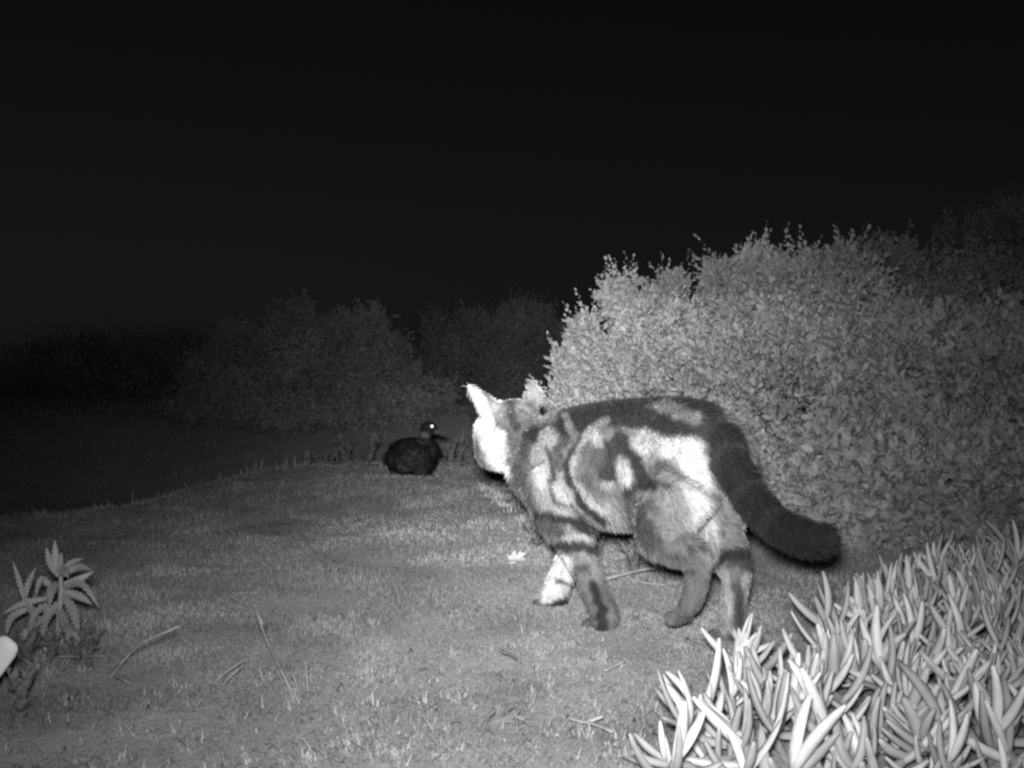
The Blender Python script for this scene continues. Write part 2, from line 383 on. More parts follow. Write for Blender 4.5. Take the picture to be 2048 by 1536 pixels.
# ------------------------------------------------------------------ cat
def to3(p): return P(p[0], p[1], p[2])
f_ax = unit([-0.635, 0.77, 0]); l_ax = unit([-0.77, -0.635, 0])
cm = MB()
def limb(pts, seg=12, side=None, n=None):
    """pts (px, py, Y, r1, r2)"""
    q = np.array([list(to3(p)) + [p[3], p[4] if len(p) > 4 else p[3]] for p in pts])
    q = smooth_path(q, n or len(pts) * 5)
    cm.add(loft(q[:, :3], np.maximum(q[:, 3], 0.004), np.maximum(q[:, 4], 0.004), side, seg))
    return q
# torso, neck
limb([(1462, 955, 1.545, .030, .040), (1440, 940, 1.56, .045, .058), (1400, 925, 1.585, .057, .070), (1340, 925, 1.63, .060, .078), (1260, 930, 1.69, .062, .081), (1190, 930, 1.745, .060, .078),
      (1125, 930, 1.795, .055, .071), (1085, 925, 1.835, .046, .058), (1055, 895, 1.87, .038, .044), (1025, 868, 1.905, .034, .036)], 22, l_ax)
# head: skull, muzzle, cheeks, chin
hd = unit([-0.62, 0.70, -0.30]); hs = unit(np.cross(hd, [0, 0, 1])); hu = np.cross(hs, hd)      # forward, cat's right, up
HC = P(1018, 862, 1.925)
AX = [hs, hd, hu]
cm.ell(HC, (.041, .043, .037), AX)
cm.ell(HC + hd * .032 - hu * .014, (.023, .024, .019), AX)
cm.ell(HC + hd * .05 - hu * .016, (.013, .012, .011), AX)
for s in (-1, 1): cm.ell(HC + hd * .010 - hu * .016 + hs * s * .026, (.022, .026, .024), AX)
cm.ell(HC + hd * .030 - hu * .030, (.018, .022, .012), AX)
cm.ell(HC + hd * .004 - hu * .036, (.030, .030, .022), AX)
cm.ell(P(986, 900, 1.93), (.026, .030, .027)); cm.ell(P(998, 918, 1.92), (.019, .024, .017)); cm.ell(P(978, 868, 1.925), (.021, .028, .030)); cm.ell(P(1030, 838, 1.93), (.036, .034, .027))
# ears
def ear(b0, b1, tip, th):
    b0, b1, tip = map(np.array, (b0, b1, tip)); mid = (b0 + b1) / 2; w = np.linalg.norm(b1 - b0) / 2
    path = smooth_path([mid - (tip - mid) * 0.15, mid, mid + (tip - mid) * 0.5, tip], 9)
    cm.add(loft(path, np.array([w, w, w * .97, w * .88, w * .74, w * .58, w * .42, w * .26, .003]), np.array([th * 1.5, th * 1.5, th * 1.3, th, th, th * .8, th * .7, th * .6, .0028]), unit(b1 - b0), 12))
ear(P(958, 834, 1.90), P(1000, 806, 1.925), P(935, 769, 1.905), .006)
ear(P(1042, 800, 1.945), P(1094, 808, 1.935), P(1062, 757, 1.945), .007)
# forelegs
limb([(1085, 950, 1.765, .030, .040), (1112, 1020, 1.74, .027, .036), (1145, 1080, 1.705, .022, .029), (1172, 1135, 1.68, .018, .021), (1193, 1190, 1.66, .0165, .0165), (1210, 1232, 1.645, .0175, .0165), (1206, 1246, 1.655, .017, .012)], 14)
limb([(1150, 950, 1.86, .028, .036), (1168, 1060, 1.855, .020, .024), (1140, 1110, 1.845, .017, .018), (1125, 1150, 1.83, .0175, .0175), (1112, 1185, 1.815, .0195, .0165), (1102, 1205, 1.825, .020, .011)], 14)
# hind legs
limb([(1440, 960, 1.59, .036, .052), (1432, 1050, 1.60, .027, .040), (1452, 1105, 1.575, .021, .027), (1472, 1148, 1.555, .0165, .0185), (1468, 1200, 1.565, .0145, .0145), (1463, 1250, 1.58, .0155, .0145), (1455, 1270, 1.60, .018, .012)], 14)
limb([(1375, 955, 1.555, .036, .056), (1330, 1045, 1.565, .026, .042), (1345, 1085, 1.54, .021, .028), (1390, 1118, 1.515, .0155, .017), (1394, 1160, 1.51, .0135, .0135), (1384, 1198, 1.515, .0135, .0125), (1374, 1218, 1.525, .0145, .010)], 14)
# toes
def toes(c, fw, rr=.0080):
    c = np.array(c); fw = unit(fw); sdv = unit(np.cross(fw, [0, 0, 1]))
    for k in (-1.5, -.5, .5, 1.5):
        cm.ell(c + fw * (.015 - .003 * abs(k)) + sdv * k * .0088, (rr, rr * 1.1, rr), nu=10, nv=7)
toes(P(1203, 1250, 1.665), f_ax); toes(P(1100, 1210, 1.83), f_ax); toes(P(1453, 1273, 1.605), f_ax); toes(P(1368, 1222, 1.53), unit(f_ax + np.array([0, 0, -.9])))
# tail
TAIL = [(1415, 858, 1.58, .020), (1440, 888, 1.55, .019), (1470, 940, 1.525, .0165), (1507, 1000, 1.50, .0155), (1553, 1048, 1.475, .0155), (1612, 1076, 1.45, .0155), (1660, 1080, 1.435, .012)]
tq = limb(TAIL, 14)
tmp = cm.build('cat_blank', None)
md = tmp.modifiers.new('r', 'REMESH'); md.mode = 'VOXEL'; md.voxel_size = 0.0034
ms = tmp.modifiers.new('s', 'SMOOTH'); ms.factor = 0.5; ms.iterations = 5
dg = bpy.context.evaluated_depsgraph_get(); dg.update()
me = bpy.data.meshes.new_from_object(tmp.evaluated_get(dg)); bpy.data.objects.remove(tmp)
me.name = 'cat'
cat = bpy.data.objects.new('cat', me); COL.objects.link(cat); me.materials.clear(); me.materials.append(M_coat)
tag(cat, 'blotched tabby cat walking away past the hedge, thick dark tail hanging behind', 'cat')
me.polygons.foreach_set('use_smooth', np.ones(len(me.polygons), bool))
nv = len(me.vertices); CV = np.zeros(nv * 3, np.float32); me.vertices.foreach_get('co', CV); CV = CV.reshape(-1, 3).astype(float)
CN = np.zeros(nv * 3, np.float32); me.vertices.foreach_get('normal', CN); CN = CN.reshape(-1, 3).astype(float)
# coat pattern: strokes in the coordinates of the flank as seen from the left (zoomed 2.438 times from (900, 700))
DK, MD, LT, WH = 0.034, 0.085, 0.25, 0.62
STROKES = [
 ([(380, 560), (360, 700), (420, 800)], 60, MD), ([(470, 520), (520, 700), (620, 860), (860, 860)], 130, .30),
 ([(1000, 480), (1150, 560), (1200, 700), (1150, 850), (1280, 850)], 150, LT),
 ([(430, 380), (520, 330), (650, 300), (800, 270), (1000, 235), (1150, 240), (1260, 300), (1330, 380)], 38, DK),
 ([(560, 360), (700, 325), (850, 310), (950, 335), (1080, 375), (1220, 380), (1300, 420)], 52, DK),
 ([(400, 410), (450, 370), (520, 340)], 46, DK), ([(1030, 275), (1110, 305), (1190, 330)], 30, .24),
 ([(345, 470), (330, 600), (360, 720)], 50, MD), ([(480, 420), (445, 520), (435, 640)], 36, .40),
 ([(570, 400), (525, 490), (530, 560)], 24, .08), ([(560, 380), (620, 350)], 40, DK),
 ([(650, 420), (585, 500), (570, 570), (600, 680), (660, 770), (740, 820)], 20, DK),
 ([(690, 390), (635, 460), (605, 545), (630, 650), (690, 740), (740, 760)], 19, .42),
 ([(690, 500), (670, 600), (720, 650)], 62, .10), ([(700, 380), (760, 340)], 20, LT), ([(690, 400), (720, 440), (790, 455)], 22, .40),
 ([(830, 420), (790, 520), (760, 610)], 38, DK), ([(830, 470), (900, 530), (950, 620), (980, 650)], 30, DK),
 ([(840, 560), (850, 610)], 38, .50), ([(870, 680), (880, 740)], 36, DK), ([(900, 640), (970, 660)], 24, DK), ([(900, 705), (970, 690)], 15, LT),
 ([(930, 440), (1050, 470), (1150, 480), (1185, 540)], 52, .48), ([(980, 570), (1040, 550)], 26, .11), ([(1070, 620), (1140, 610)], 22, .24),
 ([(890, 770), (930, 860)], 55, MD), ([(980, 900), (1050, 870), (1100, 950)], 60, .08),
 ([(480, 640), (510, 720), (590, 760)], 13, DK), ([(520, 650), (570, 720)], 32, .44), ([(620, 850), (720, 880)], 25, LT),
 ([(430, 790), (560, 820), (680, 870), (760, 900)], 27, DK), ([(430, 840), (540, 890)], 28, .08), ([(500, 960), (600, 945), (700, 980)], 30, DK),
 ([(560, 905), (660, 912)], 14, .40), ([(600, 1010), (680, 1020)], 30, LT), ([(640, 1055), (690, 1080)], 17, .07), ([(700, 1060), (730, 1120)], 24, .24),
 ([(650, 1130), (720, 1230)], 42, .14), ([(700, 1150), (745, 1280), (745, 1370)], 26, .03), ([(730, 900), (880, 915)], 20, DK),
 ([(545, 1045), (520, 1130), (490, 1210)], 55, .62), ([(440, 1250), (500, 1250), (560, 1220)], 20, .03), ([(530, 1130), (570, 1135)], 9, .15),
 ([(1230, 950), (1320, 880)], 17, .06), ([(1340, 1000), (1450, 985)], 30, DK), ([(1280, 1070), (1330, 1030)], 14, DK), ([(1370, 1040), (1460, 1050)], 16, .07),
 ([(1320, 1100), (1350, 1250), (1330, 1340)], 36, .44), ([(1400, 1140), (1412, 1330)], 20, .07), ([(1445, 1100), (1448, 1250)], 14, .40),
 ([(1120, 1010), (1180, 1120), (1160, 1290)], 70, .12), ([(1080, 980), (1160, 960)], 22, .05), ([(1140, 1090), (1190, 1080)], 12, .06), ([(1280, 930), (1270, 1010)], 30, .36), ([(1060, 960), (1130, 960)], 24, .2),
 ([(1150, 480), (1205, 600), (1195, 720), (1250, 880)], 62, .56), ([(1060, 700), (1110, 780), (1060, 860)], 60, .26),
 ([(470, 470), (500, 560), (500, 620)], 10, .06), ([(600, 780), (660, 830)], 10, .05), ([(520, 780), (600, 800)], 10, .40), ([(760, 440), (800, 500), (770, 560)], 14, .05), ([(740, 640), (800, 660)], 14, .30), ([(1010, 640), (1080, 660)], 12, .07), ([(560, 320), (600, 400)], 14, .20), ([(850, 380), (890, 400)], 12, .22),
 # head
 ([(330, 330), (400, 300), (470, 300)], 60, .22), ([(80, 190), (130, 290), (170, 390), (200, 500), (250, 570)], 48, WH), ([(225, 430), (250, 500), (250, 570)], 48, WH), ([(215, 250), (255, 330), (300, 410)], 24, .17), ([(300, 230), (360, 250), (420, 260)], 12, .06),
 ([(290, 255), (300, 320), (320, 370)], 16, .07), ([(375, 235), (350, 290)], 14, .07), ([(345, 265), (390, 285)], 18, .27), ([(230, 260), (250, 330)], 24, .28),
 ([(390, 160), (420, 215)], 55, .19), ([(330, 420), (310, 520)], 24, .2)]
def seg_d(p, a, b):
    ab = b - a; tt = np.clip(((p - a) @ ab) / (ab @ ab + 1e-9), 0, 1); return np.linalg.norm(p - a - tt[:, None] * ab, axis=1)
def coat(px):
    zc = (px - [900, 700]) * 2.438
    zc = zc + 14 * np.stack([vnoise(zc[:, 0] / 34, zc[:, 1] / 34, 3) - .5, vnoise(zc[:, 0] / 34, zc[:, 1] / 34, 4) - .5], 1) * 1.6
    v = np.full(len(px), 0.15)
    for pts, rad, val in STROKES:
        pts = np.array(pts, float); d = np.full(len(px), 1e9)
        for i in range(len(pts) - 1): d = np.minimum(d, seg_d(zc, pts[i], pts[i + 1]))
        if .2 < val < .6: val = min(val * .8, .46) if val > .2 else val
        kf = 1 - sstep(rad * 0.68, rad * 1.28 + 5, d)
        v = v * (1 - kf) + val * kf
    m_ = vnoise(zc[:, 0] / 11, zc[:, 1] / 36, 51) * .6 + vnoise(zc[:, 0] / 55, zc[:, 1] / 70, 52) * .6
    return v * (0.55 + 0.75 * m_)
facing = ((CAM - CV) * CN).sum(1) > 0
CM0 = P(1260, 930, 1.69)
mir = CV - 2 * ((CV - CM0) @ l_ax)[:, None] * l_ax
src = np.where(facing[:, None], CV, mir)
val = coat(proj(src))
dt = np.min(np.linalg.norm(CV[:, None, :] - tq[None, 6:, :3], axis=2), axis=1); ti = np.argmin(np.linalg.norm(CV[:, None, :] - tq[None, :, :3], axis=2), axis=1)
is_tail = dt < 0.027
ring = 0.024 + 0.014 * sstep(.72, .98, np.sin(ti * 0.95)) * (ti < 24) 
val = np.where(is_tail, ring, val)
setcol(me, val)
# fur strands
ntri = len(me.polygons); 
me.calc_loop_triangles(); T = np.zeros(len(me.loop_triangles) * 3, np.int32); me.loop_triangles.foreach_get('vertices', T); T = T.reshape(-1, 3)
A = np.linalg.norm(np.cross(CV[T[:, 1]] - CV[T[:, 0]], CV[T[:, 2]] - CV[T[:, 0]]), axis=1)
NF = 150000
ci = rng.choice(len(T), NF, p=A / A.sum()); u = rng.random((NF, 2)); fl_ = u.sum(1) > 1; u[fl_] = 1 - u[fl_]
wts = np.stack([1 - u.sum(1), u[:, 0], u[:, 1]], 1)
root = (CV[T[ci]] * wts[:, :, None]).sum(1); nn = norm_rows((CN[T[ci]] * wts[:, :, None]).sum(1))
fv = (val[T[ci]] * wts).sum(1); ftail = is_tail[T[ci][:, 0]]
tdir = np.gradient(tq[:, :3], axis=0); tdir = norm_rows(tdir)
comb = np.where(ftail[:, None], tdir[ti[T[ci][:, 0]]], -f_ax * 0.75 + np.array([0, 0, -0.55]))
headm = np.linalg.norm(root - HC, axis=1) < 0.075
comb = np.where(headm[:, None], -hd * 0.9 + np.array([0, 0, -.3]), comb)
lowleg = (root[:, 2] < 0.1) & ~ftail
comb = np.where(lowleg[:, None], np.array([0, 0, -1.0]), comb)
comb = comb - nn * (comb * nn).sum(1, keepdims=True); comb = norm_rows(comb)
dd = norm_rows(comb * 0.85 + nn * np.where(ftail, 0.75, 0.42)[:, None] + rng.normal(size=(NF, 3)) * 0.22)
FLn = np.where(ftail, 0.0125, np.where(lowleg, 0.0045, np.where(headm, 0.006, 0.010))) * (0.6 + 0.6 * rng.random(NF))
sd = norm_rows(np.cross(dd, nn + rng.normal(size=(NF, 3)) * 0.5)); FW = 0.00055
p1 = root - nn * .0008; p2 = root + dd * (FLn * .55)[:, None]; p3 = root + dd * FLn[:, None] + comb * (FLn * .15)[:, None] - np.array([0, 0, 1]) * (FLn * .08)[:, None]
Vf = np.stack([p1 - sd * FW, p1 + sd * FW, p2 + sd * FW * .8, p2 - sd * FW * .8, p3], 1).reshape(-1, 3)
i5 = np.arange(NF)[:, None] * 5
fur = mk('fur', Vf, np.concatenate([i5 + [0, 1, 2], i5 + [0, 2, 3], i5 + [3, 2, 4]], 0), M_fur, cat, np.repeat(fv * (0.8 + 0.4 * rng.random(NF)), 5))
# face: eyes, nose, whiskers (turned away from the camera)
M_eye = mat('cat_eye', 0.05, 0.1, 0.6); M_nose = mat('cat_nose', 0.12, 0.5, 0.4); M_wh = mat('whisker', 0.8, 0.5, 0.3)
for s in (-1, 1):
    e = MB(); e.ell(HC + hd * .034 + hu * .006 + hs * s * .018, (.0085, .0085, .0085)); e.build('eye', M_eye, cat)
e = MB(); e.ell(HC + hd * .061 - hu * .010, (.006, .004, .004), AX); e.build('nose', M_nose, cat)

# ------------------------------------------------------------------ bird
BY = 4.05
M_bird = mat('dark_plumage', 0.04, 0.85, 0.1, noise=(120, 0.6, 1.5), bump=(220, 0.7, 0.004))
M_wing = mat('wing_plumage', 0.024, 0.8, 0.12, attr=True, noise=(150, 0.7, 1.4))
M_bill = mat('bird_bill', 0.08, 0.5, 0.3)
M_shine = mat('eyeshine_metal', 0.95, 0.38, 0.5, metal=1.0)
bm_ = MB()
bx, by_ = P(826, 950, BY)[:2]; bz = g1(bx, by_)
def Bp(px, py, dy=0.0): q = P(px, py, BY + dy); return q
def bl(pts, seg=16, side=None):
    q = np.array([list(P(p[0], p[1], BY + p[2])) + [p[3], p[4]] for p in pts]); q = smooth_path(q, len(pts) * 4)
    bm_.add(loft(q[:, :3], q[:, 3], q[:, 4], side, seg))
bl([(806, 925, -.09, .020, .018), (812, 920, -.05, .062, .040), (822, 913, .0, .067, .057), (832, 911, .06, .066, .056), (842, 906, .12, .050, .045)], 20, (1, 0, 0))
bm_.ell(P(813, 899, BY + .03), (.036, .05, .034)); bm_.ell(P(852, 900, BY + .03), (.038, .05, .036)); bm_.ell(P(808, 920, BY), (.033, .05, .038)); bm_.ell(P(846, 926, BY - .01), (.033, .05, .036))
bl([(842, 900, .06, .036, .036), (848, 882, .07, .021, .024), (852, 868, .07, .020, .022), (855, 857, .07, .022, .022)], 14)
bm_.ell(P(857, 856, BY + .07), (.027, .026, .021)); bm_.ell(P(868, 860, BY + .065), (.016, .015, .011))
tmp = bm_.build('bird_blank', None); md = tmp.modifiers.new('r', 'REMESH'); md.mode = 'VOXEL'; md.voxel_size = 0.005
ms = tmp.modifiers.new('s', 'SMOOTH'); ms.factor = .5; ms.iterations = 5
dg = bpy.context.evaluated_depsgraph_get(); dg.update()
me = bpy.data.meshes.new_from_object(tmp.evaluated_get(dg)); bpy.data.objects.remove(tmp); me.name = 'seabird'
bird = bpy.data.objects.new('seabird', me); COL.objects.link(bird); me.materials.clear(); me.materials.append(M_bird)
me.polygons.foreach_set('use_smooth', np.ones(len(me.polygons), bool))
tag(bird, 'dark seabird sitting on the mound, head turned right with one eye shining white', 'bird')
# throat patch stays part of the plumage: pale collar under the head
nvb = len(me.vertices); bv = np.zeros(nvb * 3, np.float32); me.vertices.foreach_get('co', bv); bv = bv.reshape(-1, 3)
pc = proj(bv); thr = (1 - sstep(10, 17, np.hypot(pc[:, 0] - 846, (pc[:, 1] - 876) * 1.1)))
setcol(me, 0.024 + 0.11 * thr)
_t = M_bird.node_tree; _a = _t.nodes.new('ShaderNodeVertexColor'); _a.layer_name = 'Col'
for nd in _t.nodes:
    if nd.type == 'MIX': _t.links.new(_a.outputs['Color'], nd.inputs['A'])
# ragged body feathers and the two folded wings
bN = np.zeros(nvb * 3, np.float32); me.vertices.foreach_get('normal', bN); bN = bN.reshape(-1, 3).astype(float); bv = bv.astype(float)
def feathers(name, sel, n, L, W, comb_, tone, lift=.35):
    ii = rng.choice(np.where(sel)[0], n); b = bv[ii] + rng.normal(size=(n, 3)) * .002; nn_ = norm_rows(bN[ii])
    c_ = np.array(comb_) - nn_ * (nn_ @ np.array(comb_))[:, None]; d = norm_rows(norm_rows(c_) + nn_ * lift + rng.normal(size=(n, 3)) * .2)
    sd_ = norm_rows(np.cross(d, nn_)); l = (L * (.6 + .7 * rng.random(n)))[:, None]; wv = (W * (.7 + .6 * rng.random(n)))[:, None]
    Vv = np.stack([b - sd_ * wv * .4, b + sd_ * wv * .4, b + d * l * .7 + sd_ * wv * .5 + nn_ * .001, b + d * l, b + d * l * .7 - sd_ * wv * .5 + nn_ * .001], 1).reshape(-1, 3)
    i_ = np.arange(n)[:, None] * 5; tn = tone * (.5 + 1.1 * rng.random(n) ** 2)
    cc = np.stack([tn, tn, tn * 1.1, tn * 1.8, tn * 1.1], 1).ravel()
    return mk(name, Vv, np.concatenate([i_ + [0, 1, 2], i_ + [0, 2, 4], i_ + [4, 2, 3]], 0), M_wing, bird, cc)
bp = proj(bv); body = bp[:, 1] > 878
feathers('feathers', body, 1500, .012, .008, (-.15, -.35, -1), .032, .16)
for s in (-1, 1):
    cx_ = 826 + s * 32
    feathers('wing', body & (np.hypot((bp[:, 0] - cx_) / 24, (bp[:, 1] - 915) / 32) < 1), 260, .030, .012, (-s * .55, -.5, -.8), .05, .12)
q = smooth_path([P(870, 862, BY + .055), P(879, 863, BY + .05), P(890, 866, BY + .045), P(895, 872, BY + .045)], 9)
e = MB(); e.add(loft(q, np.linspace(.007, .0022, 9), np.linspace(.0075, .0025, 9), None, 10)); q2 = q + np.array([-.002, 0, -.006]); e.add(loft(q2[:7], np.linspace(.006, .002, 7), np.linspace(.005, .002, 7), None, 8))
e.build('bill', M_bill, bird)
e = MB(); ec = P(864, 852.5, BY + .034); ax = unit(CAM + [0, 0, .03] - ec); s1 = unit(np.cross(ax, [0, 0, 1])); s2 = np.cross(s1, ax)
e.ell(ec, (.0066, .0066, .0022), [s1, s2, ax], 20, 12); e.build('eye', M_shine, bird)  # flattened metal disc turned to the flash, shaped to give the eyeshine
e = MB()
for sx in (836, 858):
    b = P(sx, 950, BY - .05); b[2] = g1(b[0], b[1])
    for k in (-1, 0, 1): e.add(loft([b + [0, .03, .012], b + [k * .008, 0, .006], b + [k * .014, -.022, .003]], [.004, .004, .002], [.003, .003, .002], None, 6))
e.build('foot', M_bill, bird)

# ------------------------------------------------------------------ succulent carpet
def finger(base, d, L, R, bend, seg=7, rings=8):
    d = unit(d); s = unit(np.cross(d, [0.3, 0.2, 1.0])); u = np.cross(s, d)
    tt = np.linspace(0, 1, rings)
    path = [base + d * L * a + u * bend * L * a * a for a in tt]
    rr = R * np.array([.6, .82, .96, 1, .97, .87, .68, .36])
    V, Fc = loft(path, rr, rr * .9, s, 6)
    V = np.array(V); c = np.repeat(np.array(path), 6, 0); k_ = np.tile([1.14, .84], len(path) * 3)[:, None]
    V[:len(c)] = c + (V[:len(c)] - c) * k_
    return V, Fc
def shoot_mesh(seed, flower=0):
    rs = np.random.default_rng(seed); lf = MB(); st = MB(); fw = MB()
    hgt = .012 + .016 * rs.random(); tip = np.array([rs.normal() * .012, rs.normal() * .012, hgt])
    st.add(loft(smooth_path([[-.03 * rs.random(), .02 * rs.normal(), -.012], [0, 0, .003], tip * .6, tip], 7), .0042, .0042, None, 7))
    npair = rs.integers(3, 5); a0 = rs.random() * 6.28
    for k in range(npair):
        f = k / (npair - 1); b = tip * (.25 + .75 * f)
        for s in (0, 1):
            a = a0 + k * 1.62 + s * math.pi + rs.normal() * .2
            el = .28 + .75 * f + rs.normal() * .28
            d = np.array([math.cos(a) * math.cos(el), math.sin(a) * math.cos(el), math.sin(el)])
            lf.add(finger(b, d, (.061 - .015 * f) * (.7 + .5 * rs.random()), .0039 * (.7 + .6 * rs.random()), .12 + .5 * rs.random()), .56 * (.55 + .8 * rs.random()))
    if flower:
        c = tip + np.array([0, 0, .012]); 
        fw.add(loft([tip - [0, 0, .02], tip, c, c + [0, 0, .006]], [.003, .006, .0085, .0085], [.003, .006, .0085, .0085], None, 10))
        n = 26
        for k in range(n):
            a = k / n * 6.283 * 2; el = (1.25 if flower == 1 else .8) + rs.normal() * .12
            d = np.array([math.cos(a) * math.cos(el), math.sin(a) * math.cos(el), math.sin(el)])
            b = c + np.array([math.cos(a), math.sin(a), 0]) * .006; sv = unit(np.cross(d, [0, 0, 1])); L = .017 + .004 * rs.random()
            fw.add(([b - sv * .0012, b + sv * .0012, b + d * L * .6 + sv * .0018, b + d * L * .6 - sv * .0018, b + d * L], [(0, 1, 2, 3), (3, 2, 4)]))
    return lf, st, fw
M_stem = mat('succulent_stem', 0.3, 0.8, 0.2, noise=(60, .8, 1.2))
PROTO = []
for s in range(9):
    lf, st, fw = shoot_mesh(100 + s); r_ = empty('succulent_shoot'); lf.build('leaves', M_succ, r_, True, True); st.build('stem', M_stem, r_); PROTO.append(r_)
FPROTO = []
for s in range(2):
    lf, st, fw = shoot_mesh(200 + s, s + 1); r_ = empty('flowering_succulent'); lf.build('leaves', M_succ, r_, True, True); st.build('stem', M_stem, r_); fw.build('flower', M_petal, r_, False); FPROTO.append(r_)
EDGE = np.array([(1320, 1640), (1390, 1530), (1425, 1485), (1480, 1460), (1570, 1430), (1635, 1375), (1665, 1310), (1700, 1262), (1780, 1228), (1870, 1190), (1960, 1160), (2100, 1130), (2300, 1105), (2300, 1700), (1290, 1700)], float)
def inpoly(x, y, Pg):
    c = False; n = len(Pg)
    for i in range(n):
        a = Pg[i]; b = Pg[(i + 1) % n]
        if ((a[1] > y) != (b[1] > y)) and x < (b[0] - a[0]) * (y - a[1]) / (b[1] - a[1]) + a[0]: c = not c
    return c
FLW = [(1655, 1385, 1, 'half-open bright white flower on a fleshy shoot, the brightest flower in the succulent carpet'),
       (1500, 1400, 2, 'small open flower on the left fringe of the succulent carpet, below the cat’s hind paw'),
       (1690, 1310, 2, 'flower just above and right of the bright half-open one, among fleshy leaves'),
       (1830, 1320, 1, 'pale flower in the middle of the succulent carpet towards the right'),
       (1990, 1250, 1, 'closed pale flower near the right edge, upper part of the succulent carpet'),
       (2000, 1320, 1, 'dull pale flower near the right edge, lower of the two there'),
       (1795, 1460, 1, 'out-of-focus flower bud near the bottom of the succulent carpet, right half'),
       (1950, 1470, 1, 'broad pale flower at the bottom right corner of the succulent carpet')]
placed = []
GP = 'fleshy shoots of the succulent carpet'
used = set()
for px, py, kind, lb in FLW:
    Yd = H * F / (py - 745); p = P(px, py, Yd); src_ = FPROTO[kind - 1]
    o = src_ if kind not in used else copy_tree(src_); used.add(kind)
    o.location = (p[0], p[1], g1(p[0], p[1]) + .012); o.rotation_euler = (rng.normal() * .15, rng.normal() * .15, rng.random() * 6.28)
    tag(o, lb, 'flowering plant', 'flowering shoots in the succulent carpet'); placed.append((p[0], p[1]))
cnt = 0; first = set(); tries = 0
LB = {'front': 'glaring white fleshy shoot at the front left corner of the succulent carpet, nearest the flash',
      'edge': 'fleshy finger-leaved shoot along the left fringe of the succulent carpet, by the bare turf',
      'mid': 'fleshy finger-leaved shoot packed among others inside the succulent carpet at lower right',
      'back': 'dim fleshy shoot at the back of the succulent carpet, under the hedge'}
while cnt < 285 and tries < 20000:
    tries += 1
    Yd = .95 + 1.35 * rng.random(); xx = -.0 + 1.15 * rng.random(); gzv = g1(xx, Yd)
    q = proj(np.array([[xx, Yd, gzv]]))[0]
    if not inpoly(q[0], q[1], EDGE) or q[0] > 2150: continue
    if min([1e9] + [math.hypot(xx - a, Yd - b) for a, b in placed]) < .029 + .012 * rng.random(): continue
    placed.append((xx, Yd)); i = int(rng.integers(len(PROTO)))
    o = PROTO[i] if i not in first else copy_tree(PROTO[i]); first.add(i)
    s = .72 + .42 * rng.random()
    o.location = (xx, Yd, gzv + .004 + .012 * rng.random()); o.rotation_euler = (rng.normal() * .33, rng.normal() * .33, rng.random() * 6.28); o.scale = (s, s, s)
    de = min(seg_d(q[None], EDGE[k], EDGE[k + 1])[0] for k in range(13))
    key = 'front' if (q[1] > 1420 and q[0] < 1650) else 'back' if Yd > 1.85 else 'edge' if de < 45 else 'mid'
    tag(o, LB[key], 'succulent plant', {'front': 'glaring front shoots of the succulent carpet', 'edge': 'fringe shoots of the succulent carpet', 'mid': GP, 'back': 'back shoots of the succulent carpet'}[key]); cnt += 1
for o in PROTO:
    if 'label' not in o: [bpy.data.objects.remove(c) for c in list(o.children)]; bpy.data.objects.remove(o)
print('succulents', cnt)

# ------------------------------------------------------------------ toothed weed at the left
def strip_leaf(pts, Y, wpx, jag=True, n=15, dy=0.0, lift=0.0):
    q = smooth_path([P(a, b, Y + dy * i / (len(pts) - 1)) for i, (a, b) in enumerate(pts)], n)
    V = []; Fc = []; wm = M2(wpx, Y)
    for i in range(n):
        a = i / (n - 1); t_ = unit(q[min(i + 1, n - 1)] - q[max(i - 1, 0)])
        s = unit(np.cross(t_, [0.15, -1, 0.25])); ww = wm * .5 * (math.sin(math.pi * min(1, .12 + a * .9)) ** .8 + .04)
        if jag and 0 < i < n - 1: ww *= 1.12 if i % 2 else .68
        V += [q[i] + s * ww + [0, -.7 * ww, .1 * ww], q[i] + [0, .3 * ww, 0], q[i] - s * ww + [0, -.7 * ww, .1 * ww]]
    for i in range(n - 1):
        a = i * 3; Fc += [(a, a + 1, a + 4, a + 3), (a + 1, a + 2, a + 5, a + 4)]
    return V, Fc
WY = 1.55
wd = empty('toothed_weed'); b = P(112, 1292, WY); wd.location = (b[0], b[1], g1(b[0], b[1]))
tag(wd, 'pale weed with drooping jagged-edged leaves at the left edge of the picture', 'weed')
W0 = np.array(wd.location)
def chw(name, V, Fc, m=M_weed): return mk(name, np.array(V) - W0, Fc, m, wd, smooth=True)
V_, F_ = loft(smooth_path([P(112, 1296, WY), P(118, 1240, WY), P(122, 1180, WY), P(120, 1130, WY)], 10), np.linspace(.0042, .0022, 10), np.linspace(.0042, .0022, 10), None, 8); chw('stem', V_, F_)
V_, F_ = loft(smooth_path([P(110, 1285, WY + .01), P(80, 1240, WY), P(50, 1195, WY - .01)], 8), np.linspace(.003, .0018, 8), np.linspace(.003, .0018, 8), None, 8); chw('stem', V_, F_)
